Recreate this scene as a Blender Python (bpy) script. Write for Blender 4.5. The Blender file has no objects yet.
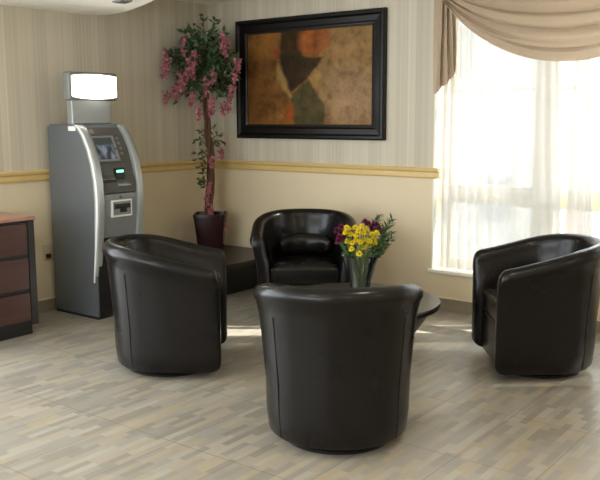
import bpy, bmesh, math, random
from mathutils import Vector, Matrix
random.seed(7)
PI = math.pi
S = bpy.context.scene
COL = S.collection

# ------------------------------------------------------------------ helpers
def link(name, bm, mat, parent=None, smooth=False, loc=None, sharp=40):
    me = bpy.data.meshes.new(name)
    bmesh.ops.recalc_face_normals(bm, faces=bm.faces[:])
    bm.to_mesh(me); bm.free()
    if smooth:
        me.shade_smooth()
        me.set_sharp_from_angle(angle=math.radians(sharp))
    o = bpy.data.objects.new(name, me)
    COL.objects.link(o)
    for m in (mat if isinstance(mat, (list, tuple)) else [mat]):
        me.materials.append(m)
    if parent: o.parent = parent
    if loc: o.location = loc
    return o

def thing(name, label, cat, loc=(0, 0, 0), rz=0, group=None):
    o = bpy.data.objects.new(name, None); COL.objects.link(o)
    o.empty_display_size = .1
    o.location = loc; o.rotation_euler = (0, 0, rz)
    return tag(o, label, cat, group)

def tag(o, label, cat, group=None):
    o['label'] = label; o['category'] = cat
    if group: o['group'] = group
    return o

def struct(name, bm, mat, parent=None, **k):
    o = link(name, bm, mat, parent, **k)
    if not parent: o['kind'] = 'structure'
    return o

def copy_tree(root):
    r = root.copy(); COL.objects.link(r)
    for ch in root.children:
        c = ch.copy(); COL.objects.link(c); c.parent = r
        for g in ch.children:
            d = g.copy(); COL.objects.link(d); d.parent = c
    return r

def B(): return bmesh.new()

def box(bm, x0, x1, y0, y1, z0, z1, bev=0, seg=2, mi=0):
    r = bmesh.ops.create_cube(bm, size=1)
    vs = r['verts']
    for v in vs:
        v.co = Vector(((x0+x1)/2 + v.co.x*(x1-x0), (y0+y1)/2 + v.co.y*(y1-y0), (z0+z1)/2 + v.co.z*(z1-z0)))
    fs = list({f for v in vs for f in v.link_faces})
    for f in fs: f.material_index = mi
    if bev:
        es = list({e for v in vs for e in v.link_edges})
        bmesh.ops.bevel(bm, geom=es, offset=bev, segments=seg, affect='EDGES', profile=.5)
    return bm

def rings(bm, rs, closed_ring=True, cap=True, closed_path=False):
    """skin a list of rings of points"""
    vv = [[bm.verts.new(p) for p in r] for r in rs]
    n = len(vv[0]); m = len(vv)
    for i in range(m if closed_path else m-1):
        a, b = vv[i], vv[(i+1) % m]
        for j in range(n if closed_ring else n-1):
            k = (j+1) % n
            try: bm.faces.new((a[j], a[k], b[k], b[j]))
            except ValueError: pass
    if cap and closed_ring and not closed_path:
        bm.faces.new(vv[0][::-1]); bm.faces.new(vv[-1])
    return bm

def tube(bm, pts, rad, seg=8, cap=True):
    pts = [Vector(p) for p in pts]
    rs = []
    up = Vector((0, 0, 1))
    for i, p in enumerate(pts):
        t = (pts[min(i+1, len(pts)-1)] - pts[max(i-1, 0)]).normalized()
        a = t.cross(up)
        if a.length < 1e-3: a = t.cross(Vector((1, 0, 0)))
        a.normalize(); b = t.cross(a).normalized()
        r = rad[i] if isinstance(rad, (list, tuple)) else rad
        rs.append([p + a*(r*math.cos(2*PI*k/seg)) + b*(r*math.sin(2*PI*k/seg)) for k in range(seg)])
    return rings(bm, rs, cap=cap)

def lathe(bm, prof, c=(0, 0, 0), seg=32, cap=True):
    rs = [[Vector((c[0]+r*math.cos(2*PI*k/seg), c[1]+r*math.sin(2*PI*k/seg), c[2]+z)) for k in range(seg)] for r, z in prof]
    return rings(bm, rs, cap=cap)

def prism_y(bm, prof, y0, y1, mi=0):
    """extrude an (x,z) outline along y"""
    a = [bm.verts.new((x, y0, z)) for x, z in prof]
    b = [bm.verts.new((x, y1, z)) for x, z in prof]
    n = len(prof)
    f1 = bm.faces.new(a); f2 = bm.faces.new(b[::-1])
    fs = [f1, f2]
    for i in range(n):
        fs.append(bm.faces.new((a[i], b[i], b[(i+1) % n], a[(i+1) % n])))
    for f in fs: f.material_index = mi
    return bm

def prism_z(bm, poly, z0, z1):
    a = [bm.verts.new((x, y, z0)) for x, y in poly]
    b = [bm.verts.new((x, y, z1)) for x, y in poly]
    n = len(poly)
    bm.faces.new(a[::-1]); bm.faces.new(b)
    for i in range(n):
        bm.faces.new((a[i], a[(i+1) % n], b[(i+1) % n], b[i]))
    return bm

def smooth01(t):
    t = max(0., min(1., t)); return t*t*(3-2*t)

# ------------------------------------------------------------------ materials
def lin(c):
    return tuple((v/255/12.92 if v/255 <= .04045 else ((v/255+.055)/1.055)**2.4) for v in c)

class NT:
    def __init__(s, name):
        s.m = bpy.data.materials.new(name); s.m.use_nodes = True
        s.t = s.m.node_tree; s.n = s.t.nodes
        s.bsdf = s.n['Principled BSDF']; s.out = s.n['Material Output']
    def new(s, k, **kw):
        n = s.n.new(k)
        for a, v in kw.items(): setattr(n, a, v)
        return n
    def set(s, sock, v):
        if hasattr(v, 'is_output'): s.t.links.new(v, sock)
        else: sock.default_value = v
    def math(s, op, a, b=0., c=0., clamp=False):
        n = s.new('ShaderNodeMath', operation=op, use_clamp=clamp)
        s.set(n.inputs[0], a); s.set(n.inputs[1], b); s.set(n.inputs[2], c)
        return n.outputs[0]
    def mix(s, f, a, b):
        n = s.new('ShaderNodeMix', data_type='RGBA')
        s.set(n.inputs[0], f)
        s.set(n.inputs[6], a if hasattr(a, 'is_output') else (*a, 1))
        s.set(n.inputs[7], b if hasattr(b, 'is_output') else (*b, 1))
        return n.outputs[2]
    def obj(s):
        return s.new('ShaderNodeTexCoord').outputs['Object']
    def pos(s):
        return s.new('ShaderNodeNewGeometry').outputs['Position']
    def xyz(s, v):
        n = s.new('ShaderNodeSeparateXYZ'); s.set(n.inputs[0], v); return n.outputs
    def vec(s, x, y, z=0.):
        n = s.new('ShaderNodeCombineXYZ')
        for i, v in enumerate((x, y, z)): s.set(n.inputs[i], v)
        return n.outputs[0]
    def noise(s, v, scale, detail=3, rough=.5, color=False):
        n = s.new('ShaderNodeTexNoise'); s.set(n.inputs['Vector'], v)
        n.inputs['Scale'].default_value = scale; n.inputs['Detail'].default_value = detail
        n.inputs['Roughness'].default_value = rough
        return n.outputs['Color' if color else 'Fac']
    def white(s, v):
        n = s.new('ShaderNodeTexWhiteNoise', noise_dimensions='3D'); s.set(n.inputs['Vector'], v); return n.outputs['Value']
    def ramp(s, f, stops, interp='LINEAR'):
        n = s.new('ShaderNodeValToRGB'); s.set(n.inputs[0], f)
        cr = n.color_ramp; cr.interpolation = interp
        while len(cr.elements) < len(stops): cr.elements.new(.5)
        for e, (p, c) in zip(cr.elements, stops): e.position = p; e.color = (*c, 1)
        return n.outputs[0]
    def bump(s, h, strength=.2, dist=.01):
        n = s.new('ShaderNodeBump'); s.set(n.inputs['Height'], h)
        n.inputs['Strength'].default_value = strength; n.inputs['Distance'].default_value = dist
        s.t.links.new(n.outputs[0], s.bsdf.inputs['Normal'])
    def fin(s, col=None, rough=None, metal=None, spec=None, **k):
        for key, v in (('Base Color', col), ('Roughness', rough), ('Metallic', metal), ('Specular IOR Level', spec), *k.items()):
            if v is None: continue
            if isinstance(v, tuple) and len(v) == 3: v = (*v, 1)
            s.set(s.bsdf.inputs[key], v)
        return s.m

def simple(name, rgb, rough=.5, metal=0., spec=.5, var=.12, scale=8., bump=0., bscale=60., **k):
    """a plain coloured surface with a slight procedural unevenness"""
    n = NT(name); c = lin(rgb)
    p = n.obj()
    f = n.noise(p, scale, 4)
    col = n.mix(f, tuple(v*(1-var) for v in c), tuple(min(1, v*(1+var)) for v in c))
    if bump: n.bump(n.noise(p, bscale, 4), bump, .004)
    return n.fin(col, rough, metal, spec, **k)

def wall_mat(name, base, stripes):
    n = NT(name); x, y, z = n.xyz(n.pos())
    a = n.math('ADD', n.math('SUBTRACT', x, y), 0)      # runs along either wall
    c = lin(base)
    if stripes:
        w1 = n.white(n.vec(n.math('FLOOR', n.math('MULTIPLY', a, 17.)), 3.))
        w2 = n.white(n.vec(n.math('FLOOR', n.math('MULTIPLY', a, 61.)), 9.))
        f = n.math('ADD', n.math('MULTIPLY', w1, .6), n.math('MULTIPLY', w2, .4))
        col = n.ramp(f, [(.1, tuple(v*.86 for v in c)), (.5, c), (.75, tuple(v*1.05 for v in c)), (.95, lin(stripes))])
    else:
        f = n.noise(n.vec(x, y, z), 2.5, 4)
        col = n.mix(f, tuple(v*.95 for v in c), tuple(v*1.05 for v in c))
    n.bump(n.noise(n.pos(), 220, 2), .06, .002)
    return n.fin(col, .62, 0., .3)

def floor_mat():
    n = NT('mosaic_strip_tile'); x, y, z = n.xyz(n.pos())
    r = n.math('FLOOR', n.math('MULTIPLY', x, 1/.037))
    off = n.math('MULTIPLY', n.white(n.vec(r, 1.3)), .9)
    cell = n.math('FLOOR', n.math('ADD', n.math('MULTIPLY', y, 1/.165), off))
    w = n.white(n.vec(r, cell, 2.))
    # neighbouring strips drift between grey, tan and cream in patches
    patch = n.noise(n.vec(x, y, 0.), 1.6, 2)
    f = n.math('ADD', n.math('MULTIPLY', w, .75), n.math('MULTIPLY', patch, .25))
    col = n.ramp(f, [(.05, lin((134, 127, 113))), (.3, lin((145, 141, 132))), (.5, lin((153, 148, 138))),
                     (.68, lin((163, 150, 128))), (.82, lin((167, 161, 148))), (.98, lin((142, 139, 131)))])
    grain = n.noise(n.vec(n.math('MULTIPLY', x, 60.), n.math('MULTIPLY', y, 5.), 0.), 1., 4)
    col = n.mix(n.math('MULTIPLY', grain, .22), col, lin((128, 119, 104)))
    def line(v, per, ph, wd):
        fr = n.math('FRACT', n.math('DIVIDE', n.math('ADD', v, ph), per))
        d = n.math('ABSOLUTE', n.math('SUBTRACT', fr, .5))
        return n.math('GREATER_THAN', d, .5-wd/per/2)
    gx = line(x, .362, -2.27+.362*20, .005)
    gy = line(y, .61, 3.04+.61*20, .005)
    g = n.math('MAXIMUM', gx, gy)
    col = n.mix(n.math('MULTIPLY', g, .65), col, lin((106, 98, 86)))
    rough = n.math('ADD', .30, n.math('MULTIPLY', n.noise(n.vec(x, y, 0.), 9, 3), .14))
    n.bump(n.math('ADD', n.math('MULTIPLY', g, -.6), n.math('MULTIPLY', w, .12)), .25, .002)
    return n.fin(col, rough, 0., .5)

def leather():
    n = NT('dark_brown_leather'); p = n.obj()
    f = n.noise(p, 5, 4)
    col = n.mix(f, lin((12, 10, 10)), lin((19, 16, 15)))
    n.bump(n.noise(p, 5, 1), .12, .008)
    r = n.math('ADD', .22, n.math('MULTIPLY', n.noise(p, 6, 1), .16))
    return n.fin(col, r, 0., .2, **{'Coat Weight': .2, 'Coat Roughness': .16})

def wood(name, c1, c2, rough=.35, axis=1):
    n = NT(name); x, y, z = n.xyz(n.obj())
    sc = [14., 14., 14.]; sc[axis] = 1.2
    p = n.vec(n.math('MULTIPLY', x, sc[0]), n.math('MULTIPLY', y, sc[1]), n.math('MULTIPLY', z, sc[2]))
    f = n.noise(p, 1.6, 6, .6)
    return n.fin(n.ramp(f, [(.3, lin(c1)), (.7, lin(c2))]), rough, 0., .5)

def fabric(name, rgb, transp=.0, transl=.4, weave=900):
    n = NT(name); c = lin(rgb)
    p = n.obj()
    col = n.mix(n.noise(p, 40, 3), tuple(v*.95 for v in c), tuple(min(1, v*1.04) for v in c))
    d = n.new('ShaderNodeBsdfDiffuse'); n.set(d.inputs[0], col)
    t = n.new('ShaderNodeBsdfTranslucent'); n.set(t.inputs[0], col)
    m = n.new('ShaderNodeMixShader'); m.inputs[0].default_value = transl
    n.t.links.new(d.outputs[0], m.inputs[1]); n.t.links.new(t.outputs[0], m.inputs[2])
    last = m.outputs[0]
    if transp:
        tr = n.new('ShaderNodeBsdfTransparent')
        m2 = n.new('ShaderNodeMixShader')
        # threads: the weave lets a varying share of light straight through
        px, _, pz = n.xyz(p)
        g = n.noise(n.vec(n.math('MULTIPLY', px, 16.), 0., n.math('MULTIPLY', pz, .35)), 1., 3)
        n.set(m2.inputs[0], n.math('ADD', transp-.085, n.math('MULTIPLY', g, .17), clamp=True))
        n.t.links.new(last, m2.inputs[1]); n.t.links.new(tr.outputs[0], m2.inputs[2])
        last = m2.outputs[0]
    n.t.links.new(last, n.out.inputs[0]); n.n.remove(n.bsdf)
    return n.m

def glass(name, tint=(1, 1, 1), gloss=.08, rough=.0):
    n = NT(name)
    tr = n.new('ShaderNodeBsdfTransparent'); tr.inputs[0].default_value = (*tint, 1)
    gl = n.new('ShaderNodeBsdfGlossy'); gl.inputs['Roughness'].default_value = rough+.02
    lw = n.new('ShaderNodeLayerWeight'); lw.inputs[0].default_value = .3
    m = n.new('ShaderNodeMixShader')
    n.set(m.inputs[0], n.math('ADD', gloss*.5, n.math('MULTIPLY', lw.outputs['Fresnel'], gloss*3), clamp=True))
    n.t.links.new(tr.outputs[0], m.inputs[1]); n.t.links.new(gl.outputs[0], m.inputs[2])
    n.t.links.new(m.outputs[0], n.out.inputs[0]); n.n.remove(n.bsdf)
    return n.m

def emit(name, rgb, strength):
    n = NT(name)
    c = lin(rgb)
    f = n.noise(n.obj(), 3, 2)
    col = n.mix(f, tuple(v*.97 for v in c), c)
    return n.fin((.8, .8, .8), .3, **{'Emission Color': col, 'Emission Strength': strength})

M = {}
M['wallpaper'] = wall_mat('striped_wallpaper', (202, 193, 174), (218, 209, 190))
M['dado'] = wall_mat('dado_paint', (222, 206, 176), None)
M['ceiling'] = simple('ceiling_paint', (242, 238, 226), .8, bump=.1, bscale=120)
M['floor'] = floor_mat()
M['rail'] = simple('golden_rail_wood', (214, 184, 122), .4, var=.08, scale=20)
M['tilebase'] = simple('baseboard_tile', (146, 134, 114), .4, var=.15, scale=14)
M['cream'] = simple('cream_trim_paint', (228, 216, 186), .45, var=.05)
M['frame'] = simple('window_frame_paint', (208, 197, 172), .5, var=.05)
M['sill'] = simple('white_sill_paint', (236, 232, 220), .45, var=.04)
M['leather'] = leather()
M['seam'] = simple('seam_thread', (20, 15, 14), .5)
M['black'] = simple('black_plastic', (16, 16, 17), .4, var=.2)
M['rubber'] = simple('black_rubber', (14, 13, 13), .7)
M['laminate'] = wood('black_brown_laminate', (12, 10, 9), (21, 17, 15), .32, 0)
M['mahogany'] = wood('mahogany_wood', (60, 36, 31), (80, 50, 43), .32, 1)
M['mahogany_sheen'] = wood('mahogany_sheen_wood', (146, 98, 84), (172, 122, 106), .3, 1)  # lighter pink copy of the mahogany: reflected light painted into the top
M['ebony'] = simple('dark_stile_paint', (26, 22, 21), .35)
M['atm_side'] = simple('grey_metallic_paint', (110, 115, 120), .36, .45, var=.06)
M['atm_door'] = simple('grey_panel_paint', (128, 130, 132), .4, .2, var=.06)
M['silver'] = simple('silver_paint', (172, 176, 176), .28, .45, var=.04)
M['fascia'] = simple('charcoal_fascia', (82, 80, 76), .4, .1)
M['bezel'] = simple('screen_bezel_grey', (150, 152, 150), .35, .4)
M['white'] = simple('white_plastic', (232, 232, 228), .45, var=.03)
M['keytop'] = simple('grey_key_caps', (122, 122, 122), .4)
M['topper'] = simple('topper_grey_shell', (120, 122, 118), .45, .1, var=.05)
M['lightpanel'] = emit('lit_sign_panel', (255, 252, 244), 7.)
M['green'] = emit('green_indicator', (60, 255, 190), 3.)
M['pot'] = simple('burgundy_glaze', (44, 12, 15), .22, var=.25, scale=5)
M['gold'] = simple('gold_fleck', (196, 150, 96), .35, .5)
M['bark'] = wood('vine_bark', (66, 42, 30), (112, 76, 54), .8, 2)
M['leaf'] = simple('leaf_green', (66, 90, 58), .5, var=.45, scale=14)
M['leaf2'] = simple('leaf_bouquet_green', (52, 78, 40), .5, var=.4, scale=30)
M['pink'] = simple('pink_petal', (172, 106, 116), .6, var=.35, scale=22)
M['yellow'] = simple('yellow_petal', (255, 222, 40), .55, var=.2, scale=30)
M['purple'] = simple('purple_petal', (118, 24, 74), .55, var=.3, scale=30)
M['stem'] = simple('stem_green', (92, 122, 66), .5)
M['soil'] = simple('moss', (60, 52, 34), .9, var=.4, scale=40)
M['vase'] = glass('clear_vase_glass', (.985, .995, .99), .38, .02)
M['water'] = glass('vase_water', (.96, .985, .97), .08)
M['pane'] = glass('window_glass', (.97, .99, 1.), .06)
M['sheer'] = fabric('sheer_voile', (228, 227, 224), .115, .05)
M['drape'] = fabric('taupe_drape', (186, 166, 143), 0, .2)
M['outlet'] = simple('outlet_cover_almond', (206, 190, 158), .4)
M['framewood'] = simple('black_frame_wood', (13, 11, 11), .35, spec=.3, var=.1)
M['framelip'] = simple('frame_inner_lip', (56, 47, 40), .35, .3)
M['pave'] = simple('pale_paving', (205, 203, 198), .9, scale=3)
M['render'] = simple('pale_building_render', (206, 204, 200), .9, scale=3)
M['pinkish'] = simple('rose_pilaster_render', (222, 190, 178), .9)
M['louver'] = simple('blue_grey_louvers', (140, 150, 166), .6)

# ------------------------------------------------------------------ room
HC = 2.43
RX, RY = 7.2, -7.4
b = B(); box(b, -.1, RX, RY, .1, -.1, 0); struct('floor', b, M['floor'])
b = B(); box(b, -.1, RX, RY, .2, HC, HC+.1); struct('ceiling', b, M['ceiling'])
# dropped ceiling over the left part; its edge bends away from the wall
edge = [(0., -1.33), (.03, -1.255), (.10, -1.23), (.233, -1.235), (.38, -1.28), (.533, -1.338), (.75, -1.44), (1.016, -1.571), (1.35, -1.75), (1.75, -2.1), (2.1, -2.7)]
poly = [(0., -6.)] + [(2.1, -6.)] + edge[::-1]
b = B(); prism_z(b, poly, 2.22, HC); struct('ceiling_bulkhead', b, M['ceiling'])
b = B(); box(b, -.07, .07, -.045, .045, -.012, 0, .004); tr = struct('ceiling_vent', b, M['bezel'], loc=(.84, -1.70, 2.22)); tr.rotation_euler = (0, 0, -.3)
tag(tr, 'small grey vent at the lip of the lowered ceiling above the cash machine', 'vent')
b2 = B()
for k in range(4): box(b2, -.055, .055, -.032+k*.02, -.022+k*.02, -.016, -.012)
link('slat', b2, M['fascia'], tr)
del tr['kind']

RZ0, RZ1 = .985, 1.065
def two_tone(nm, x0, x1, y0, y1, z0, z1):
    b = B()
    if z0 < 1.03: box(b, x0, x1, y0, y1, z0, min(z1, 1.03), mi=1)
    if z1 > 1.03: box(b, x0, x1, y0, y1, max(z0, 1.03), z1, mi=0)
    return b
WX0, WX1, WZ0, WZ1, WD = 2.28, 5.70, .30, 2.30, .17
DY0, DY1, DZ = -6.8, -2.95, 2.35          # unglazed opening added out of view in the left wall, for daylight
b = two_tone('', -.1, 0, DY1, .1, 0, HC)
box(b, -.1, 0, RY, DY0, 0, HC); box(b, -.1, 0, DY0, DY1, DZ, HC)
struct('wall_left', b, [M['wallpaper'], M['dado']])
b = two_tone('', 0, WX0, 0, .2, 0, HC)
box(b, WX0, WX1, 0, .2, 0, WZ0, mi=1); box(b, WX0, WX1, 0, .2, WZ1, HC, mi=0)
box(b, WX1, RX, 0, .2, 0, 1.03, mi=1); box(b, WX1, RX, 0, .2, 1.03, HC, mi=0)
struct('wall_back', b, [M['wallpaper'], M['dado']])
struct('wall_right', two_tone('', RX, RX+.1, RY, .1, 0, HC), [M['wallpaper'], M['dado']])
OX0, OX1, OZ0, OZ1 = .3, 4.8, .5, 2.2   # unseen opening added behind the camera to light the walls
b = B(); box(b, -.1, OX0, RY-.1, RY, 0, HC); box(b, OX1, RX, RY-.1, RY, 0, HC)
box(b, OX0, OX1, RY-.1, RY, 0, OZ0, mi=1); box(b, OX0, OX1, RY-.1, RY, OZ1, HC)
struct('wall_front', b, [M['wallpaper'], M['dado']])

# chair rail: a moulded profile swept along both walls
def rail_prof():
    return [(0, RZ0), (.012, RZ0), (.018, RZ0+.012), (.018, RZ0+.045), (.03, RZ0+.055), (.034, RZ0+.07), (.028, RZ1), (0, RZ1)]
b = B()
rings(b, [[Vector((d, DY1, z)) for d, z in rail_prof()], [Vector((d, -d, z)) for d, z in rail_prof()], [Vector((2.335, -d, z)) for d, z in rail_prof()]])
struct('trim_1', b, M['rail'])
# baseboards: a low row of tile with a cream top bead
def skirting(name, p0, p1, inward):
    b = B(); t = B()
    (x0, y0), (x1, y1) = p0, p1; dx, dy = inward
    box(b, min(x0, x1, x0+dx*.012), max(x0, x1, x0+dx*.012), min(y0, y1, y0+dy*.012), max(y0, y1, y0+dy*.012), 0, .085)
    box(t, min(x0, x1, x0+dx*.016), max(x0, x1, x0+dx*.016), min(y0, y1, y0+dy*.016), max(y0, y1, y0+dy*.016), .085, .097, .003)
    o = struct(name, b, M['tilebase']); link('top_bead', t, M['cream'], o)
skirting('baseboard_left', (0, DY1), (0, -.016), (1, 0))
skirting('baseboard_back', (0, 0), (RX, 0), (0, -1))

# ------------------------------------------------------------------ window
YF = .16
wb = B()
def bar(x0, x1, z0, z1, y0=YF-.035, y1=YF+.035): box(wb, x0, x1, y0, y1, z0, z1, .004, 1)
muls = [(WX0, 2.37), (3.00, 3.16), (3.92, 4.08), (4.84, 5.00), (WX1-.08, WX1)]
for m0, m1 in muls: bar(m0, m1, WZ0, WZ1)
for (a0, a1), (c0, c1) in zip(muls[:-1], muls[1:]):
    bar(a1, c0, WZ0, WZ0+.07); bar(a1, c0, WZ1-.07, WZ1); bar(a1, c0, .80, .94)
    bar(a1, c0, 1.622, 1.64, YF-.012, YF+.012)
win = struct('window_1', wb, M['frame'])
pb = B()
for (a0, a1), (c0, c1) in zip(muls[:-1], muls[1:]):
    for z0, z1 in ((WZ0+.07, .80), (.94, WZ1-.07)):
        box(pb, a1, c0, YF+.013, YF+.017, z0, z1)
link('glass_pane', pb, M['pane'], win)
b = B(); box(b, WX0-.02, WX1+.02, -.03, YF-.035, WZ0-.022, WZ0+.002, .004); s_ = link('window_sill', b, M['sill'], win)
b = B(); box(b, WX0, WX0+.012, -.004, YF-.035, WZ0, WZ1); link('jamb', b, M['sill'], win)

# sheer curtains, hung inside the window reveal; narrow gaps where two panels meet
def sheer(name, label, top, bot, z0, z1, folds, ph, y=.055, amp=.015):
    """top/bot = (x0,x1) of the panel at the head and at the sill"""
    b = B(); nx, nz = folds*8, 14
    vv = []
    for j in range(nz+1):
        t = j/nz; z = z1+(z0-z1)*t
        # mostly straight, gathered towards one side low down
        x0 = top[0]+(bot[0]-top[0])*t**1.4; x1 = top[1]+(bot[1]-top[1])*t**1.4
        row = []
        for i in range(nx+1):
            u = i/nx
            uu = u+.012*math.sin(9*u+ph)
            yy = y+amp*math.sin(2*PI*folds*u+ph)*(.75+.25*math.sin(5*u+ph*2))+.006*math.sin(2*PI*folds*.37*u+3*t+ph)
            row.append(b.verts.new((x0+(x1-x0)*uu, yy, z)))
        vv.append(row)
    for j in range(nz):
        for i in range(nx): b.faces.new((vv[j][i], vv[j][i+1], vv[j+1][i+1], vv[j+1][i]))
    o = link(name, b, M['sheer'], smooth=True)
    return tag(o, label, 'curtain', 'sheer curtains in the window')
sheer('sheer_curtain', 'wide white sheer curtain panel at the left end of the window, under the tail', (2.325, 3.17), (2.325, 3.265), WZ0+.006, WZ1, 11, .4)
sheer('sheer_curtain', 'narrow white sheer curtain panel just right of the window post, behind the tub chair', (3.29, 3.38), (3.262, 3.49), WZ0+.006, WZ1, 3, 2.4)
sheer('sheer_curtain', 'white sheer curtain panel at the extreme right edge of the picture', (3.70, 5.66), (3.49, 5.66), WZ0+.006, WZ1, 24, 1.7)

# swag valance: a draped swag and a cascading tail on the left
val = thing('swag_valance', 'taupe fabric swag valance with pleated tail draped over window top', 'curtain', (2.33, -.10, 0))
X0, Y0 = 2.33, -.10
def swag(xa, xb, ztop, sag_top, sag_bot, ya):
    b = B(); nu, nv = 64, 40
    vv = []
    for j in range(nv+1):
        v = j/nv
        row = []
        for i in range(nu+1):
            u = i/nu
            sag = (sag_top+(sag_bot-sag_top)*v)
            c = (1-(2*u-1)**2)                       # parabola
            c = c**.8
            pinch = .25+.75*math.sin(PI*u)**.55
            fold = .022*math.sin(2*PI*(v*5.5)+.6*math.sin(3*u))*pinch + .008*math.sin(2*PI*v*13+4*u)
            z = ztop-.03*v-sag*c+.010*math.cos(2*PI*v*5.5)*pinch
            y = -.03*math.sin(PI*v)*pinch+fold-.035*c
            row.append(b.verts.new((xa+(xb-xa)*u-X0, ya+y-Y0, z)))
        vv.append(row)
    for j in range(nv):
        for i in range(nu): b.faces.new((vv[j][i], vv[j][i+1], vv[j+1][i+1], vv[j+1][i]))
    return b
link('swag', swag(2.33, 4.32, 2.40, .02, .57, -.13), M['drape'], val, smooth=True, sharp=80)
link('swag', swag(4.15, 5.75, 2.40, .02, .58, -.12), M['drape'], val, smooth=True, sharp=80)
# tail (jabot): zigzag pleats, hem stepping up towards the window
def tail():
    b = B()
    pts = []                     # (x,y,hem z)
    x0, x1 = 2.305, 2.515
    steps = [(0.00, 0, 1.605), (.42, -.055, 1.622), (.33, .0, 1.655), (.68, -.055, 1.672), (.60, .0, 1.705), (.88, -.055, 1.722), (.80, 0, 1.755), (1.0, -.05, 1.785)]
    fine = []
    for k in range(len(steps)-1):
        for t in range(6):
            t /= 6
            a, c = steps[k], steps[k+1]
            fine.append(tuple(a[i]+(c[i]-a[i])*(t if i != 1 else smooth01(t)) for i in range(3)))
    fine.append(steps[-1])
    nz = 12; vv = []
    for j in range(nz+1):
        t = j/nz; row = []
        for u, y, hz in fine:
            z = 2.40+(hz-2.40)*t
            spread = .80+.20*t
            row.append(b.verts.new((x0+(x1-x0)*u*spread-X0, -.075+y*(.5+.5*t)-Y0-.01*math.sin(4*t+9*u), z)))
        vv.append(row)
    for j in range(nz):
        for i in range(len(fine)-1): b.faces.new((vv[j][i], vv[j][i+1], vv[j+1][i+1], vv[j+1][i]))
    return b
link('cascade_tail', tail(), M['drape'], val, smooth=True, sharp=70)
b = B(); box(b, -.03, 3.42, .02, .10, 2.385, HC); link('valance_board', b, M['sill'], val)

# outside: pavement and a pale building across the way
b = B(); box(b, -10, 16, .21, 14, -.35, -.3); struct('ground_outside', b, M['pave'])
bl = thing('neighbouring_building', 'pale rendered building seen faintly through the sheer curtains', 'building', (-6, 5.0, -.3))
b = B(); box(b, 0, 14, 0, 1, 0, 2.95); link('wall', b, M['render'], bl)
b = B(); box(b, 7.50, 7.72, -.06, 0, 0, 2.95); link('pilaster', b, M['pinkish'], bl)
lv = B()
box(lv, 6.40, 6.75, -.05, 0, .35, .95)
for k in range(9): box(lv, 6.42, 6.73, -.075, -.05, .38+k*.062, .41+k*.062)
link('louver_vent', lv, M['louver'], bl)

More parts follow.
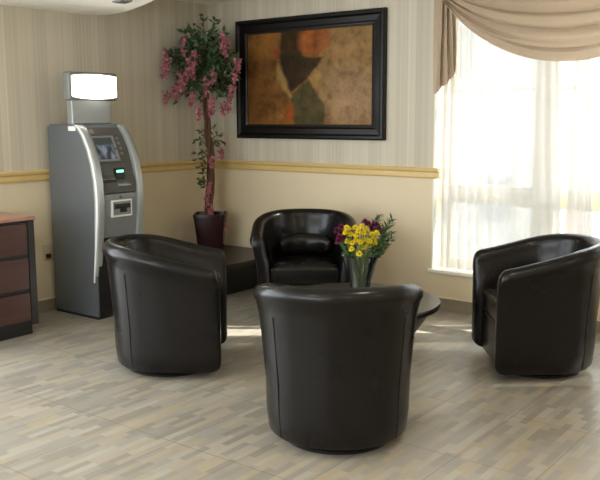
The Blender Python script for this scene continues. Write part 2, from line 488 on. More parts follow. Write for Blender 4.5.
# ------------------------------------------------------------------ picture
def art_mat():
    n = NT('abstract_painting'); ob = n.obj(); x, _, z = n.xyz(ob)
    W, H = 1.279, .80
    wob = n.noise(ob, 6, 4, .6, True); wx, wy, _ = n.xyz(wob)
    u = n.math('ADD', n.math('DIVIDE', x, W), n.math('MULTIPLY', n.math('SUBTRACT', wx, .5), .05))
    v = n.math('ADD', n.math('DIVIDE', z, H), n.math('MULTIPLY', n.math('SUBTRACT', wy, .5), .06))
    def sstep(d, w):    # 1 inside (d>0)
        return n.math('SMOOTH_MIN', 1., n.math('MAXIMUM', 0., n.math('ADD', .5, n.math('DIVIDE', d, w))), .05)
    def polym(pts, w=.02):
        pts = [((px-60)/402, (408-py)/325) for px, py in pts]
        area = sum(pts[i][0]*pts[(i+1) % len(pts)][1]-pts[(i+1) % len(pts)][0]*pts[i][1] for i in range(len(pts)))
        if area < 0: pts = pts[::-1]
        d = None
        for i in range(len(pts)):
            (ax, ay), (bx, by) = pts[i], pts[(i+1) % len(pts)]
            nx, ny = -(by-ay), bx-ax; l = math.hypot(nx, ny); nx /= l; ny /= l
            e = n.math('ADD', n.math('MULTIPLY', u, nx), n.math('ADD', n.math('MULTIPLY', v, ny), -(nx*ax+ny*ay)))
            d = e if d is None else n.math('MINIMUM', d, e)
        return sstep(d, w)
    def ell(cx, cy, rx, ry, w=.3):
        cx, cy, rx, ry = (cx-60)/402, (408-cy)/325, rx/402, ry/325
        a = n.math('DIVIDE', n.math('SUBTRACT', u, cx), rx); c = n.math('DIVIDE', n.math('SUBTRACT', v, cy), ry)
        return sstep(n.math('SUBTRACT', 1., n.math('SQRT', n.math('ADD', n.math('MULTIPLY', a, a), n.math('MULTIPLY', c, c)))), w)
    big = n.noise(ob, 3.2, 5, .65)
    col = n.ramp(big, [(.28, lin((62, 40, 20))), (.45, lin((112, 76, 34))), (.58, lin((136, 96, 48))), (.75, lin((158, 110, 58)))])
    col = n.mix(n.math('MULTIPLY', polym([(300, 60), (470, 60), (470, 410), (330, 410), (265, 250)], .10), .75), col, lin((158, 128, 86)))
    col = n.mix(n.math('MULTIPLY', ell(400, 320, 80, 95, .8), .75), col, lin((164, 134, 104)))
    col = n.mix(n.math('MULTIPLY', ell(110, 290, 45, 120, .9), .55), col, lin((96, 58, 26)))
    col = n.mix(n.math('MULTIPLY', ell(120, 140, 55, 40, .8), .5), col, lin((146, 98, 40)))
    col = n.mix(n.math('MULTIPLY', polym([(178, 95), (245, 95), (252, 200), (205, 305), (168, 195)], .03), .9), col, lin((44, 38, 22)))
    col = n.mix(n.math('MULTIPLY', polym([(170, 170), (312, 190), (264, 255), (205, 305)], .02), .9), col, lin((42, 34, 22)))
    col = n.mix(n.math('MULTIPLY', polym([(207, 312), (268, 258), (318, 345), (312, 410), (222, 410)], .02), .9), col, lin((74, 74, 46)))
    col = n.mix(n.math('MULTIPLY', ell(285, 128, 52, 56, .35), .85), col, lin((150, 84, 42)))
    col = n.mix(n.math('MULTIPLY', ell(268, 120, 22, 20, .7), .7), col, lin((182, 104, 54)))
    col = n.mix(n.math('MULTIPLY', polym([(162, 190), (170, 190), (212, 312), (204, 318), (166, 262)], .03), .7), col, lin((168, 138, 84)))
    col = n.mix(n.math('MULTIPLY', polym([(268, 252), (345, 195), (310, 260), (320, 345)], .04), .65), col, lin((170, 134, 78)))
    col = n.mix(n.math('MULTIPLY', ell(205, 372, 16, 30, .7), .8), col, lin((160, 70, 28)))
    col = n.mix(n.math('MULTIPLY', ell(160, 165, 15, 14, .8), .6), col, lin((150, 66, 34)))
    col = n.mix(n.math('MULTIPLY', ell(385, 345, 26, 26, .9), .6), col, lin((190, 148, 116)))
    fine = n.noise(ob, 26, 5, .7)
    col = n.mix(n.math('MULTIPLY', fine, .35), col, lin((70, 48, 26)))
    mott = n.noise(ob, 9, 6, .75)
    k = n.new('ShaderNodeMix', data_type='RGBA', blend_type='MULTIPLY'); k.inputs[0].default_value = 1.
    n.set(k.inputs[6], col); n.set(k.inputs[7], n.ramp(mott, [(.3, (.45, .42, .38)), (.5, (.95, .93, .90)), (.7, (1.35, 1.28, 1.15))]))
    col = k.outputs[2]
    n.bump(fine, .15, .003)
    return n.fin(col, .6, 0., .12)
pic = thing('framed_painting', 'large framed abstract painting in brown and orange on the wallpapered wall', 'painting', (.359, 0, 1.262))
PW, PH = 1.509, .995
fb = B()
prof = [(0, 0), (0, .035), (.012, .045), (.03, .045), (.045, .032), (.085, .028), (.098, .036), (.108, .034), (.115, .018), (.115, 0)]
rs = []
for cx, cz, sx, sz in ((0, 0, 1, 1), (PW, 0, -1, 1), (PW, PH, -1, -1), (0, PH, 1, -1)):
    rs.append([Vector((cx+sx*d, -h, cz+sz*d)) for d, h in prof])
rings(fb, rs, closed_path=True)
link('picture_frame', fb, M['framewood'], pic)
lb = B()
prof = [(.109, .012), (.109, .030), (.119, .026), (.121, .012)]
rs = []
for cx, cz, sx, sz in ((0, 0, 1, 1), (PW, 0, -1, 1), (PW, PH, -1, -1), (0, PH, 1, -1)):
    rs.append([Vector((cx+sx*d, -h, cz+sz*d)) for d, h in prof])
rings(lb, rs, closed_path=True)
link('inner_lip', lb, M['framelip'], pic)
ab = B(); box(ab, 0, PW-.23, -.014, -.004, 0, PH-.23)
o = link('canvas', ab, art_mat(), pic, loc=(.115, 0, .115))

# ------------------------------------------------------------------ tub chairs
W_, F_ = .378, .245
def upath(d, n_arc=28, n_arm=7):
    """U-shaped plan at inward offset d: right arm front -> round the back -> left arm front"""
    pts = []
    for i in range(n_arm): pts.append((W_-d, F_-(F_)*i/n_arm))
    for i in range(n_arc+1):
        a = -PI*i/n_arc
        pts.append(((W_-d)*math.cos(a), (W_-d)*math.sin(a)))
    for i in range(1, n_arm+1): pts.append((-(W_-d), F_*i/n_arm))
    return pts
def rim_h(y):
    t = (F_-y)/(F_+W_)
    return .640+.112*math.sin(min(1, max(0, t))*PI/2)**1.2
def shell_prof(h):
    """(inward offset, z) going up the outside, over the rolled rim, down the inside"""
    p = [(.085, .047), (.072, .044), (.062, .056), (.052, .14), (.048, .30), (.036, .44), (.022, h-.13), (.008, h-.07)]
    cx, cz, r = .043, h-.045, .047
    for k in range(9):
        a = PI*(1.06-1.12*k/8)
        p.append((cx-r*math.cos(PI-a)*1. if False else cx+r*math.cos(a), cz+r*math.sin(a)))
    p += [(.098, h-.085), (.112, h-.16), (.125, .45), (.135, .33), (.14, .20), (.14, .047)]
    return p
def tub_shell():
    b = B(); rs = []
    base = upath(0)
    npts = len(base)
    nprof = len(shell_prof(.7))
    for i in range(npts):
        y = base[i][1]; h = rim_h(y); pr = shell_prof(h)
        rs.append([Vector((*upath(d)[i], z)) for d, z in pr])
    # rounded arm fronts
    def cap(r, sgn):
        out = []
        c = sum(r, Vector())/len(r)
        for adv, sh in ((.018, .03), (.036, .09), (.050, .20), (.058, .36), (.061, .55)):
            ring = []
            for p in r:
                q = p.copy(); q.x = c.x+(p.x-c.x)*(1-sh)
                q.z = p.z-(.16*sh*((p.z-.3)/.34)**2 if p.z > .3 else -.10*sh*((.3-p.z)/.25)**2)
                q.y = p.y+adv; ring.append(q)
            out.append(ring)
        return out
    rs = cap(rs[0], 1)[::-1]+rs+cap(rs[-1], -1)
    return rings(b, rs)
def rbox(bm, x0, x1, y0, y1, z0, z1, r, crown=0., seg=3):
    """soft cushion block"""
    box(bm, x0, x1, y0, y1, z0, z1, r, seg)
    for v in bm.verts:
        if v.co.z > (z0+z1)/2:
            u = (v.co.x-x0)/(x1-x0)*2-1; w = (v.co.y-y0)/(y1-y0)*2-1
            v.co.z += crown*(1-u*u)*(1-w*w)
    return bm
def seat_cushion():
    b = B(); n = 24
    # D-shaped cushion, straight front edge
    def outline(ins):
        pts = []
        w = .236-ins
        fr = F_+.012-ins
        for k in range(7): pts.append((w-2*w*k/6 if False else -w+2*w*k/6, fr))
        pts += [(w, fr-.12), (w, .06)]
        for k in range(1, n): 
            a = PI*k/n
            pts.append((w*math.cos(a), -.0+.06*(1-k/n if k > n/2 else 1)*0-w*math.sin(a)*.92+.06*abs(math.cos(a))))
        pts += [(-w, .06), (-w, fr-.12)]
        return pts
    rs = []
    for ins, z in ((.02, .28), (.004, .287), (0, .30), (0, .385), (.006, .405), (.022, .418), (.06, .425), (.12, .429)):
        rs.append([Vector((x, y, z)) for x, y in outline(ins)])
    return rings(b, rs)
def make_chair(label):
    t = thing('tub_chair', label, 'chair', group='leather tub chairs')
    link('tub_shell', tub_shell(), M['leather'], t, smooth=True, sharp=60)
    link('seat_cushion', seat_cushion(), M['leather'], t, smooth=True, sharp=60)
    b = B()
    rs = []
    for k in range(13):                      # lumbar bolster curving with the back
        a = PI*(1.18+.64*k/12); r = .215
        c = Vector((r*math.cos(a), r*math.sin(a)*.96+.035, .505)); e = math.sin(PI*min(1, max(0, (k+.35)/12.7)))**.35
        rad = Vector((math.cos(a), math.sin(a), 0))
        rs.append([c+rad*(.042*e*math.cos(q))+Vector((0, 0, .082*e*math.copysign(abs(math.sin(q))**.75, math.sin(q)))) for q in [2*PI*j/14 for j in range(14)]])
    rings(b, rs)
    link('lumbar_cushion', b, M['leather'], t, smooth=True, sharp=70)
    b = B(); box(b, -.238, .238, F_-.05, F_+.016, .047, .283, .012, 3)
    link('front_apron', b, M['leather'], t, smooth=True, sharp=60)
    b = B()
    prism_z(b, [(x, y) for x, y in upath(.10)][::1], .045, .07)
    link('underside_panel', b, M['rubber'], t)
    b = B(); lathe(b, [(.22, 0), (.245, .003), (.248, .016), (.225, .026), (.10, .030), (.08, .045)], (0, -.01, 0), 40)
    link('swivel_base', b, M['black'], t, smooth=True)
    for a in (-PI/2-.92, -PI/2+.92):          # stitched seams down the back
        b = B(); pts = []
        for d, z in ((.062, .056), (.052, .14), (.046, .30), (.036, .44), (.022, .60)):
            r = W_-d+.0008
            pts.append((r*math.cos(a), r*math.sin(a), z))
        tube(b, pts, .0025, 6)
        link('back_seam', b, M['seam'], t, smooth=True)
    return t
SPOTS = [
 ((3.158, -2.510), .6524-.02, 'dark leather tub chair in the foreground with its back turned, vase behind it'),
 ((1.770, -2.215), .6524-PI/2+.03, 'dark leather tub chair beside the cash machine, seen from its side'),
 ((1.665, -.775), .6524+PI-.02, 'dark leather tub chair facing forward below the painting, seat cushion visible'),
 ((3.49, -.97), .6524+PI/2, 'dark leather tub chair in front of the curtained window, beside the sill'),
]
chair = make_chair(SPOTS[0][2])
chair_list = []
for i, ((x, y), rz, lab) in enumerate(SPOTS):
    o = chair if i == 0 else copy_tree(chair)
    o.location = (x, y, 0); o.rotation_euler = (0, 0, rz); o['label'] = lab
    chair_list.append(o)

# ------------------------------------------------------------------ tables
TX, TY, TZ = 2.655, -1.575, .40
ct = thing('coffee_table', 'round black low table on a tapered pedestal between the tub chairs', 'table', (TX, TY, 0))
b = B(); lathe(b, [(.45, TZ-.034), (.47, TZ-.030), (.475, TZ-.010), (.470, TZ), (.0005, TZ)], seg=64)
link('tabletop', b, M['laminate'], ct, smooth=True)
b = B(); lathe(b, [(.20, 0), (.205, .01), (.32, .20), (.435, TZ-.034)], seg=48)
link('pedestal', b, M['laminate'], ct, smooth=True)

et = thing('corner_table', 'square black low table in the corner, under the potted tree', 'table', (.49, -.50, 0))
b = B(); box(b, -.44, .44, -.44, .46, .262, .30, .006); link('tabletop', b, M['laminate'], et)
b = B()
rings(b, [[Vector((s*x, s*y, z)) for x, y in ((-1, -1), (1, -1), (1, 1), (-1, 1))] for s, z in ((.235, 0), (.40, .262))])
link('pedestal', b, M['laminate'], et)

# ------------------------------------------------------------------ cash machine
AX, AY = .06, -1.778
atm = thing('cash_machine', 'grey cash machine with lit sign on top standing against the left wall', 'cash machine', (AX, AY, 0))
AW = .415
fx = [(.35, 1.395), (.39, 1.37), (.435, 1.318), (.487, 1.221), (.523, 1.117), (.547, 1.0), (.555, .873), (.549, .75), (.532, .60), (.508, .42), (.482, .27)]
def front_at(z):
    for (x0, z0), (x1, z1) in zip(fx[:-1], fx[1:]):
        if z1 <= z <= z0: return x0+(x1-x0)*(z0-z)/(z0-z1)
    return .50
side = [(0, .0), (0, 1.385), (.012, 1.392), (.36, 1.397)]
# cabinet: two side cheeks, roof and back in one shell
b = B()
outer = [(0, .02), (0, 1.385), (.342, 1.397)]+[(x-.022, z) for x, z in fx[1:-1]]+[(.49, .40), (.49, .02)]
prism_y(b, outer, 0, .018); prism_y(b, outer, AW-.018, AW)
box(b, 0, .02, .018, AW-.018, .02, 1.38); box(b, .0, .345, .018, AW-.018, 1.372, 1.397)
link('cabinet', b, M['atm_side'], atm)
b = B(); box(b, .0, .49, .004, AW-.004, 0, .02); link('plinth', b, M['black'], atm)
for y0, y1 in ((-.004, .052), (AW-.052, AW+.004)):       # bright curved edge fins
    b = B()
    ys = (y0, y1)
    rs = []
    for k, (x, z) in enumerate(fx):
        w = .052 if k < len(fx)-3 else (.042, .024, .010)[k-len(fx)+3]
        rs.append([Vector((x-w, y0, z)), Vector((x-.006, y0, z)), Vector((x, y0+.008, z)), Vector((x, y1-.008, z)), Vector((x-.006, y1, z)), Vector((x-w, y1, z))])
    rings(b, rs)
    fin = link('edge_fin', b, M['silver'], atm, smooth=True, sharp=35)
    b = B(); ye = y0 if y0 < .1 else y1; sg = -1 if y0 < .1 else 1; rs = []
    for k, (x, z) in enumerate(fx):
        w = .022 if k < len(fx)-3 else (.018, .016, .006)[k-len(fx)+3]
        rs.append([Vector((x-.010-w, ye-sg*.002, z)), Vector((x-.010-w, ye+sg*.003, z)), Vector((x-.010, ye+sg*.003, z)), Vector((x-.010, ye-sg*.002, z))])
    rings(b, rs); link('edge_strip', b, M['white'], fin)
# recessed fascia following the curve, then keypad shelf
b = B()
fz = [1.372, 1.32, 1.221, 1.117, 1.04]
ins = .035
pr = [(.02, 1.372)]+[(front_at(z)-ins, z) for z in fz]+[(.524, 1.00), (.530, .985), (.530, .91), (.02, .91)]
prism_y(b, pr, .05, AW-.05)
link('fascia', b, M['fascia'], atm)
def on_face(z, d=0.): return front_at(z)-ins+d
def slab(bm, y0, y1, z0, z1, d0, d1):
    """a plate lying on the sloping fascia"""
    vs = []
    for z in (z0, z1):
        for d in (d0, d1):
            for y in (y0, y1): vs.append(bm.verts.new((on_face(z, d), y, z)))
    for q in ((0, 1, 3, 2), (4, 6, 7, 5), (0, 4, 5, 1), (2, 3, 7, 6), (0, 2, 6, 4), (1, 5, 7, 3)):
        bm.faces.new([vs[i] for i in q])
def scr_mat():
    n = NT('atm_display'); x, y, z = n.xyz(n.obj())
    f = n.noise(n.vec(0., n.math('MULTIPLY', y, 26.), n.math('MULTIPLY', z, 16.)), 1., 2)
    col = n.ramp(f, [(.35, lin((40, 48, 52))), (.5, lin((96, 106, 122))), (.62, lin((150, 156, 168)))])
    top = n.math('GREATER_THAN', z, 1.252)
    col = n.mix(top, col, lin((62, 72, 70)))
    return n.fin((.02, .02, .02), .25, **{'Emission Color': col, 'Emission Strength': .35})
b = B(); slab(b, .055, .265, 1.135, 1.315, 0, .008)
sc = link('screen_bezel', b, M['bezel'], atm)
b = B(); slab(b, .075, .238, 1.150, 1.302, .008, .0095); link('screen', b, scr_mat(), sc)
b = B()
for k in range(4): slab(b, .285, .305, 1.285-k*.036, 1.305-k*.036, 0, .008)
link('function_key', b, M['keytop'], atm)
b = B(); slab(b, .06, .115, 1.332, 1.362, 0, .003); link('name_plate', b, M['keytop'], atm)
# card reader with lit green slot, keypad and receipt lip
b = B(); box(b, .45, .526, .185, .275, 1.00, 1.085, .012)
cr = link('card_reader', b, M['black'], atm)
b = B(); box(b, .524, .530, .190, .250, 1.055, 1.070, .002); link('card_slot_light', b, M['green'], cr)
b = B(); prism_y(b, [(.45, .985), (.538, .985), (.538, .998), (.45, 1.055)], .06, .178)
kp = link('keypad', b, M['black'], atm)
b = B()
for r in range(3):
    for c in range(4):
        yy = .066+c*.028; xx = .530-r*.024; zz = 1.004+r*.0152
        box(b, xx-.016, xx, yy, yy+.019, zz, zz+.008, .002, 1)
link('key_cap', b, M['keytop'], kp)
b = B(); prism_y(b, [(.523, .955), (.578, .962), (.578, .970), (.523, .978)], .195, .275); link('receipt_lip', b, M['silver'], atm)
# grey lower door with the dispenser mouth
b = B()
pr = [(.05, .902)]+[(front_at(z)-.022, z) for z in (.902, .873, .75, .592)]+[(.05, .592)]
prism_y(b, pr, .052, AW-.052); dr = link('upper_door', b, M['atm_door'], atm)
fxp = front_at(.80)-.022
b = B()
zz0, zz1, yy0, yy1 = .735, .858, .120, .310
box(b, fxp-.01, fxp+.012, yy0, yy1, zz0, zz1, .003)
dp = link('cash_dispenser', b, M['white'], atm)
b = B(); box(b, fxp+.0115, fxp+.014, yy0+.014, yy1-.014, zz0+.014, zz1-.012); link('dispenser_panel', b, M['keytop'], dp)
b = B(); box(b, fxp+.013, fxp+.022, yy0+.022, yy1-.022, zz1-.062, zz1-.030, .002); box(b, fxp+.013, fxp+.018, yy0+.075, yy1-.055, zz0+.032, zz1-.062)
link('cash_slot', b, M['black'], dp)
b = B(); box(b, fxp+.0135, fxp+.020, yy0+.02, yy1-.04, zz1-.024, zz1-.016); link('slot_lip', b, M['bezel'], dp)
b = B(); lathe(b, [(.0005, 0), (.010, 0), (.011, .004), (.006, .007), (.0005, .007)], seg=14)
lk = link('door_lock', b, M['fascia'], atm, smooth=True, loc=(front_at(.885)-.023, .21, .878)); lk.rotation_euler = (0, PI/2, 0)
b = B(); prism_y(b, [(.05, .588), (.514, .588), (.505, .42), (.494, .27), (.494, .02), (.05, .02)], .0185, AW-.0185)
bmv = b
link('lower_door', b, M['black'], atm)
# topper: neck, housing, bowed lit panel
b = B(); box(b, .235, .300, .0, .35, 1.395, 1.585, .01); tn = link('sign_neck', b, M['bezel'], atm)
b = B(); box(b, .225, .315, -.03, .408, 1.566, 1.768, .02, 3); th = link('sign_housing', b, M['topper'], atm, smooth=True)
b = B()
n_ = 14; a_, c_ = [], []
for k in range(n_+1):
    u = k/n_; y = -.008+.40*u; bow = 1-(2*u-1)**2
    a_.append((y, 1.594-.016*bow, 1.738+.012*bow, bow))
rs = [[Vector((.30, y, z0)), Vector((.317+.012*bw, y, z0)), Vector((.317+.012*bw, y, z1)), Vector((.30, y, z1))] for y, z0, z1, bw in a_]
rings(b, rs); link('sign_panel', b, M['lightpanel'], th)
b = B(); box(b, .245, .325, -.0025, 0, 1.352, 1.384); link('sticker', b, M['white'], atm)

# outlet
ou = thing('wall_outlet', 'almond wall outlet with black plug between dresser and cash machine', 'outlet', (0, -1.795, .385))
b = B(); box(b, 0, .006, -.037, .037, 0, .118, .003); link('cover_plate', b, M['outlet'], ou)
b = B(); box(b, .006, .038, -.015, .017, .018, .050, .005); link('plug', b, M['black'], ou)

# ------------------------------------------------------------------ dresser
dx, dy = .012, -2.262
dr = thing('dresser', 'reddish wooden dresser with three drawers at the left edge beside the cash machine', 'dresser', (dx, dy, 0))
DW, DD, DH = .62, .512, .80
b = B(); box(b, 0, DD, -DW, 0, .075, DH-.022); link('carcass', b, M['ebony'], dr)
b = B(); box(b, .0, DD-.035, -DW+.02, -.022, 0, .075); link('plinth', b, M['ebony'], dr)
b = B(); box(b, -.005, DD+.018, -DW-.01, .010, DH-.022, DH, .004); link('top_panel', b, M['mahogany_sheen'], dr)
zs = [(.105, .295), (.32, .53), (.555, .758)]
for z0, z1 in zs:
    b = B(); box(b, DD-.01, DD+.012, -DW+.055, -.055, z0, z1, .005)
    d = link('drawer', b, M['mahogany'], dr)
    b = B(); box(b, DD-.01, DD+.004, -DW+.055, -.055, z1+.004, z1+.016, .002); link('gap_strip', b, M['black'], d)  # black strip set in the gap above each drawer
b = B(); box(b, DD, DD+.012, -.052, 0, .075, DH-.022, .003); link('corner_stile', b, M['ebony'], dr)

# ------------------------------------------------------------------ potted flowering tree
PX, PY = .29, -.315
tree = thing('potted_flowering_tree', 'tall artificial tree with drooping pink blossom in a burgundy pot', 'potted tree', (PX, PY, .30))
camR = Vector((math.cos(.6524), math.sin(.6524), 0)); camF = Vector((-math.sin(.6524), math.cos(.6524), 0))
def tp(px, py, dep=0.):
    """local point of the tree, from its measured silhouette: 1 px = 8.8 mm at the tree"""
    r = (px-210.)*.00882; z = (249.-py)*.00885
    return camR*r+camF*dep+Vector((0, 0, z))
b = B()
def sq(h, z, r=.18):
    pts = []
    for cx, cy, a0 in ((1, 1, 0), (-1, 1, PI/2), (-1, -1, PI), (1, -1, 3*PI/2)):
        for k in range(4):
            a = a0+PI/2*k/3
            pts.append(Vector(((cx*(h-h*r)+h*r*math.cos(a)), (cy*(h-h*r)+h*r*math.sin(a)), z)))
    return pts
rings(b, [sq(.100, 0), (sq(.104, .012)), sq(.134, .29), sq(.139, .295), sq(.139, .32), sq(.128, .32), sq(.122, .275)])
pot = link('pot', b, M['pot'], tree, smooth=True, sharp=30); pot.rotation_euler = (0, 0, .6524)
b = B(); rings(b, [sq(.118, .27), sq(.116, .285)]); so = link('moss', b, M['soil'], tree); so.rotation_euler = (0, 0, .6524)
b = B()
for k in range(5):
    yy = -.02+random.uniform(-.02, .03); zz = .13+.03*k
    box(b, yy+.03, yy+.045, -.001, .003, zz, zz+.035, .001, 1)
gm = link('gold_marks', b, M['gold'], pot, loc=(.02, -.127, .0)); gm.rotation_euler = (-.10, 0, 0)  # column of small gold marks on one face of the pot
def trunk_pt(t, ph):
    base = [tp(208, 222), tp(210, 190), tp(212, 160), tp(209, 135), tp(208, 112), tp(207, 88), tp(206, 70)]
    f = t*(len(base)-1); i = min(int(f), len(base)-2); f -= i
    p = base[i].lerp(base[i+1], f)
    a = ph+t*11; r = .022*(1-t*.4)
    return p+camR*(r*math.cos(a))+camF*(r*math.sin(a))
for k in range(3):
    b = B()
    tube(b, [trunk_pt(i/40, 2*PI*k/3) for i in range(41)], [.021-.010*i/40 for i in range(41)], 8)
    link('trunk', b, M['bark'], tree, smooth=True)
def leaf(bm, p, d, n, L, w):
    d = d.normalized(); s = d.cross(n)
    if s.length < 1e-4: s = d.cross(Vector((1, 0, .3)))
    s.normalize(); nn = s.cross(d)
    a = bm.verts.new(p); m1 = bm.verts.new(p+d*L*.4+s*w/2+nn*L*.06); m2 = bm.verts.new(p+d*L*.4-s*w/2+nn*L*.06)
    c = bm.verts.new(p+d*L*.45); e = bm.verts.new(p+d*L-nn*L*.08)
    bm.faces.new((a, m1, c)); bm.faces.new((a, c, m2)); bm.faces.new((m1, e, c)); bm.faces.new((c, e, m2))
def rnd(): return Vector((random.gauss(0, 1), random.gauss(0, 1), random.gauss(0, 1))).normalized()
def clampw(p):
    q = p.copy(); q.x = max(q.x, .03-PX); q.y = min(q.y, -.035-PY); return q
fol = B(); br = B()
ctr = tp(205, 72)
def spray(p0, p1, nl, L, droop=.06):
    pts = []
    for i in range(7):
        t = i/6
        q = p0.lerp(p1, t); q.z += .07*math.sin(PI*t*.8)-droop*t*t
        pts.append(clampw(q))
    tube(br, pts, [.006-.004*i/6 for i in range(7)], 5)
    dirv = (p1-p0).normalized()
    for k in range(nl):
        t = .25+.75*random.random()
        i = min(5, int(t*6)); q = pts[i].lerp(pts[i+1], t*6-i)
        d = (dirv*.5+rnd()*.8+Vector((0, 0, -.25))).normalized()
        leaf(fol, clampw(q+rnd()*.012), d, rnd(), L*random.uniform(.7, 1.2), L*.42)
    for v in fol.verts:
        pass
# crown: sprays out to a rounded, drooping outline
for k in range(170):
    a = random.uniform(0, 2*PI); el = random.uniform(-.75, 1.2)
    rr = random.uniform(.6, 1.05)
    hx = .31*math.cos(el)*math.cos(a)*rr; hd = .24*math.cos(el)*math.sin(a)*rr
    hz = (.36 if el > 0 else .42)*math.sin(el)*rr
    p1 = ctr+camR*hx+camF*hd+Vector((0, 0, hz))
    spray(tp(207, 92)+rnd()*.02, p1, 13, .072)
for (x, y) in [(197, 36), (207, 30), (218, 33), (185, 42), (228, 44)]:
    spray(tp(206, 75), tp(x, y), 12, .07, 0)
link('branch_cluster', br, M['bark'], tree); br = B()
# low shoots on the trunk
for (x, y, t0) in [(196, 146, (209, 150)), (222, 142, (209, 148)), (201, 138, (209, 142)), (226, 147, (210, 152)), (194, 165, (210, 168)), (198, 158, (210, 162)),
                   (198, 172, (211, 176)), (200, 190, (210, 194)), (216, 135, (209, 140)), (220, 150, (210, 153)), (204, 178, (210, 182)), (198, 185, (210, 188))]:
    spray(tp(*t0), tp(x, y, random.uniform(-.08, .05)), 9, .055, .02)
for v in fol.verts: v.co = clampw(v.co)
link('foliage', fol, M['leaf'], tree)
link('branch_cluster', br, M['bark'], tree)
def raceme(p, L, w, n):
    b = B()
    tube(b, [p+Vector((0, 0, .03)), p-Vector((0, 0, L*.5)), p-Vector((0, 0, L))], .002, 4)
    for k in range(n):
        t = k/n; r = w*(1-.75*t)*random.uniform(.5, 1.)
        a = random.uniform(0, 2*PI)
        q = p+Vector((r*math.cos(a), r*math.sin(a), -L*t+random.uniform(-.01, .01)))
        for _ in range(3): leaf(b, q, rnd(), rnd(), .030, .026)
    for v in b.verts: v.co = clampw(v.co)
    return b
FL = [(172, 58), (174, 66), (171, 96), (180, 92), (188, 84), (190, 48), (196, 66), (199, 72), (193, 76), (197, 98), (183, 90), (218, 78), (226, 44), (229, 50), (240, 66), (237, 76),
      (231, 100), (226, 106), (214, 106), (204, 110), (216, 102), (187, 78), (170, 68), (234, 92), (211, 84), (201, 60)]
for i, (x, y) in enumerate(FL):
    dep = -.10-.14*(1-abs(x-205)/36)
    o = link('flower_cluster', raceme(tp(x, y, dep), random.uniform(.09, .14), .028, 15), M['pink'], tree)
for (x, y) in [(213, 158), (209, 184), (207, 196), (211, 206), (224, 220), (222, 150)]:
    o = link('flower_cluster', raceme(tp(x, y, -.06), .09, .024, 14), M['pink'], tree)

# ------------------------------------------------------------------ vase and bouquet
VZ = TZ
VX, VY = 2.672, -1.582
vase = thing('glass_vase', 'clear flared glass vase on the round table', 'vase', (VX, VY, VZ))
b = B()
lathe(b, [(.044, 0), (.048, .004), (.050, .04), (.066, .12), (.090, .205), (.108, .258), (.105, .258), (.086, .203), (.061, .12), (.045, .045), (.043, .016), (.0005, .014)], seg=36)
link('vase_body', b, M['vase'], vase, smooth=True)
b = B(); lathe(b, [(.0005, .016), (.041, .017), (.0435, .045), (.056, .115), (.0005, .116)], seg=28)
link('water', b, M['water'], vase, smooth=True)
def vp(px, py, dep=0.):
    """bouquet point relative to the vase foot, 1 px = 5.8 mm at the table"""
    r = (px-359.5)*.00582; z = (299.-py)*.00585
    return camR*r+camF*dep+Vector((0, 0, z))
def stem_to(bm, p, foot, rad=.0022):
    mid = foot.lerp(p, .5); mid.x *= .55; mid.y *= .55
    neck = Vector((p.x*.45, p.y*.45, max(.2, .23)))
    tube(bm, [foot, foot.lerp(neck, .5), neck, p], rad, 5)
def pom(bm, p, R, petals, layers=5):
    out = (p-Vector((0, 0, .12))).normalized()
    a = out.cross(Vector((.3, .2, 1))).normalized(); c = out.cross(a)
    for l in range(layers):
        th = .12+1.35*l/(layers-1)
        for k in range(petals):
            q = 2*PI*(k+.5*(l % 2))/petals+random.uniform(-.1, .1)
            d = out*math.cos(th)+(a*math.cos(q)+c*math.sin(q))*math.sin(th)
            leaf(bm, p+d*R*.15, d, out, R*random.uniform(.9, 1.1), R*.62)
def flower(name, label, group, px, py, dep, R, mat):
    p = vp(px, py, dep)
    ft = Vector((random.uniform(-.02, .02), random.uniform(-.02, .02), .022))
    t = thing(name, label, 'flower', (VX, VY, VZ), group=group)
    b = B(); pom(b, p, R, 9); link('blossom', b, mat, t)
    b = B(); stem_to(b, p, ft); link('stem', b, M['stem'], t)
for px, py in [(347, 228), (353, 226), (356, 229), (361, 231), (349, 233), (354, 238), (358, 240), (362, 238), (351, 241), (346, 240), (367, 239), (371, 236), (373, 231), (369, 233), (364, 228), (359, 225), (357, 251), (350, 247), (344, 231), (366, 244), (361, 246), (372, 241), (345, 226), (354, 233)]:
    flower('yellow_flower', 'yellow pompon flower in the glass vase bouquet', 'yellow flowers in the vase', px, py, -.085+random.uniform(-.03, .02), .019, M['yellow'])
for px, py in [(337, 231), (339, 237), (341, 227), (338, 240), (366, 224), (371, 226), (374, 225), (363, 222), (343, 236), (376, 229), (369, 229)]:
    flower('purple_flower', 'purple flower at the edge of the glass vase bouquet', 'purple flowers in the vase', px, py, -.04+random.uniform(-.02, .03), .024, M['purple'])
for i, (px, py, dp) in enumerate([(391, 219, .02), (386, 221, -.02), (379, 218, .05), (388, 231, -.05), (390, 238, .0), (384, 244, -.04), (375, 219, .06), (383, 228, .0), (378, 250, -.03), (343, 247, -.03), (347, 252, -.06), (372, 248, -.06), (340, 243, .02)]):
    t = thing('fern_sprig', 'feathery green sprig among the flowers in the glass vase', 'leaf sprig', (VX, VY, VZ), group='green sprigs in the vase')
    p = vp(px, py, dp); b = B()
    ft = Vector((random.uniform(-.02, .02), random.uniform(-.02, .02), .022)); neck = Vector((p.x*.35, p.y*.35, .22))
    tube(b, [ft, ft.lerp(neck, .5), neck, neck.lerp(p, .6)+Vector((0, 0, .01)), p], .0022, 5); link('stem', b, M['stem'], t)
    b = B(); d = (p-neck); d.normalize()
    L = (p-neck).length
    for k in range(34):
        q = neck.lerp(p, .25+.75*k/33); sd = rnd(); sd = (sd-d*sd.dot(d)).normalized()
        leaf(b, q, d*.9+sd, rnd(), .042, .010)
    link('leaves', b, M['leaf2'], t)

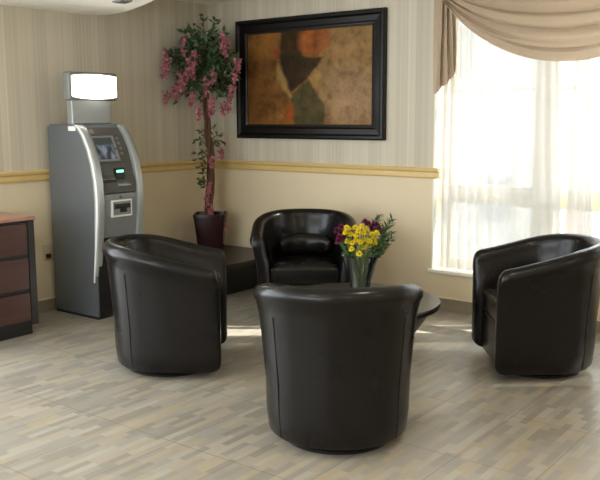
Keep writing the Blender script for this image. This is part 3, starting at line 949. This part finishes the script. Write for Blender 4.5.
# ------------------------------------------------------------------ light
w = bpy.data.worlds.new('sky'); S.world = w; w.use_nodes = True
bg = w.node_tree.nodes['Background']
bg.inputs[0].default_value = (.88, .95, 1.0, 1); bg.inputs[1].default_value = 4.2
def light(name, kind, loc, energy, col, rot=(0, 0, 0), **k):
    l = bpy.data.lights.new(name, kind); l.energy = energy; l.color = col
    for a, v in k.items(): setattr(l, a, v)
    o = bpy.data.objects.new(name, l); COL.objects.link(o); o.location = loc; o.rotation_euler = rot
    return o
el = math.radians(36); az = Vector((.795, .607, 0))
sd = Vector((-az.x*math.cos(el), -az.y*math.cos(el), -math.sin(el)))
sun = light('sun', 'SUN', (8, 6, 6), 14., (1, .95, .86), angle=.009)
sun.rotation_euler = sd.to_track_quat('-Z', 'Y').to_euler()
po = light('window_portal', 'AREA', ((WX0+WX1)/2, .205, (WZ0+WZ1)/2), 1, (1, 1, 1), (-PI/2, 0, 0), shape='RECTANGLE', size=WX1-WX0, size_y=WZ1-WZ0)
po.data.cycles.is_portal = True
po = light('left_opening_portal', 'AREA', (-.105, (DY0+DY1)/2, DZ/2), 1, (1, 1, 1), (0, -PI/2, 0), shape='RECTANGLE', size=DZ, size_y=DY1-DY0)  # guides sky light through the added left opening
po.data.cycles.is_portal = True
po = light('front_portal', 'AREA', ((OX0+OX1)/2, RY-.105, (OZ0+OZ1)/2), 1, (1, 1, 1), (PI/2, 0, 0), shape='RECTANGLE', size=OX1-OX0, size_y=OZ1-OZ0)
po.data.cycles.is_portal = True
for i, (x, y) in enumerate([(4.2, -2.6), (5.6, -4.6), (3.2, -5.0), (6.6, -2.4), (5., -6.6)]):
    light('ceiling_fill', 'AREA', (x, y, HC-.01), 8, (1, .86, .68), shape='DISK', size=.35)  # unseen warm fill light added under the ceiling

# ------------------------------------------------------------------ camera
cam = bpy.data.cameras.new('camera'); co = bpy.data.objects.new('camera', cam); COL.objects.link(co)
cam.sensor_fit = 'HORIZONTAL'; cam.sensor_width = 36.; cam.lens = 36.*825.75/600
p_, r_, yw = .1489, .0036, .6524
F = Vector((-math.sin(yw), math.cos(yw), 0)); R = Vector((math.cos(yw), math.sin(yw), 0)); Zv = Vector((0, 0, 1))
fw = F*math.cos(p_)-Zv*math.sin(p_); up = F*math.sin(p_)+Zv*math.cos(p_)
rt = R*math.cos(r_)-up*math.sin(r_); up = R*math.sin(r_)+up*math.cos(r_)
co.matrix_world = Matrix(((rt.x, up.x, -fw.x, 5.235), (rt.y, up.y, -fw.y, -5.508), (rt.z, up.z, -fw.z, 1.45), (0, 0, 0, 1)))
cam.clip_start = .05
S.camera = co
vs = S.view_settings
vs.view_transform = 'Standard'; vs.look = 'None'; vs.exposure = .76; vs.gamma = 1.; vs.use_curve_mapping = False
S.cycles.max_bounces = 10; S.cycles.transparent_max_bounces = 16
S.cycles.use_denoising = True
S.cycles.sample_clamp_indirect = 6.
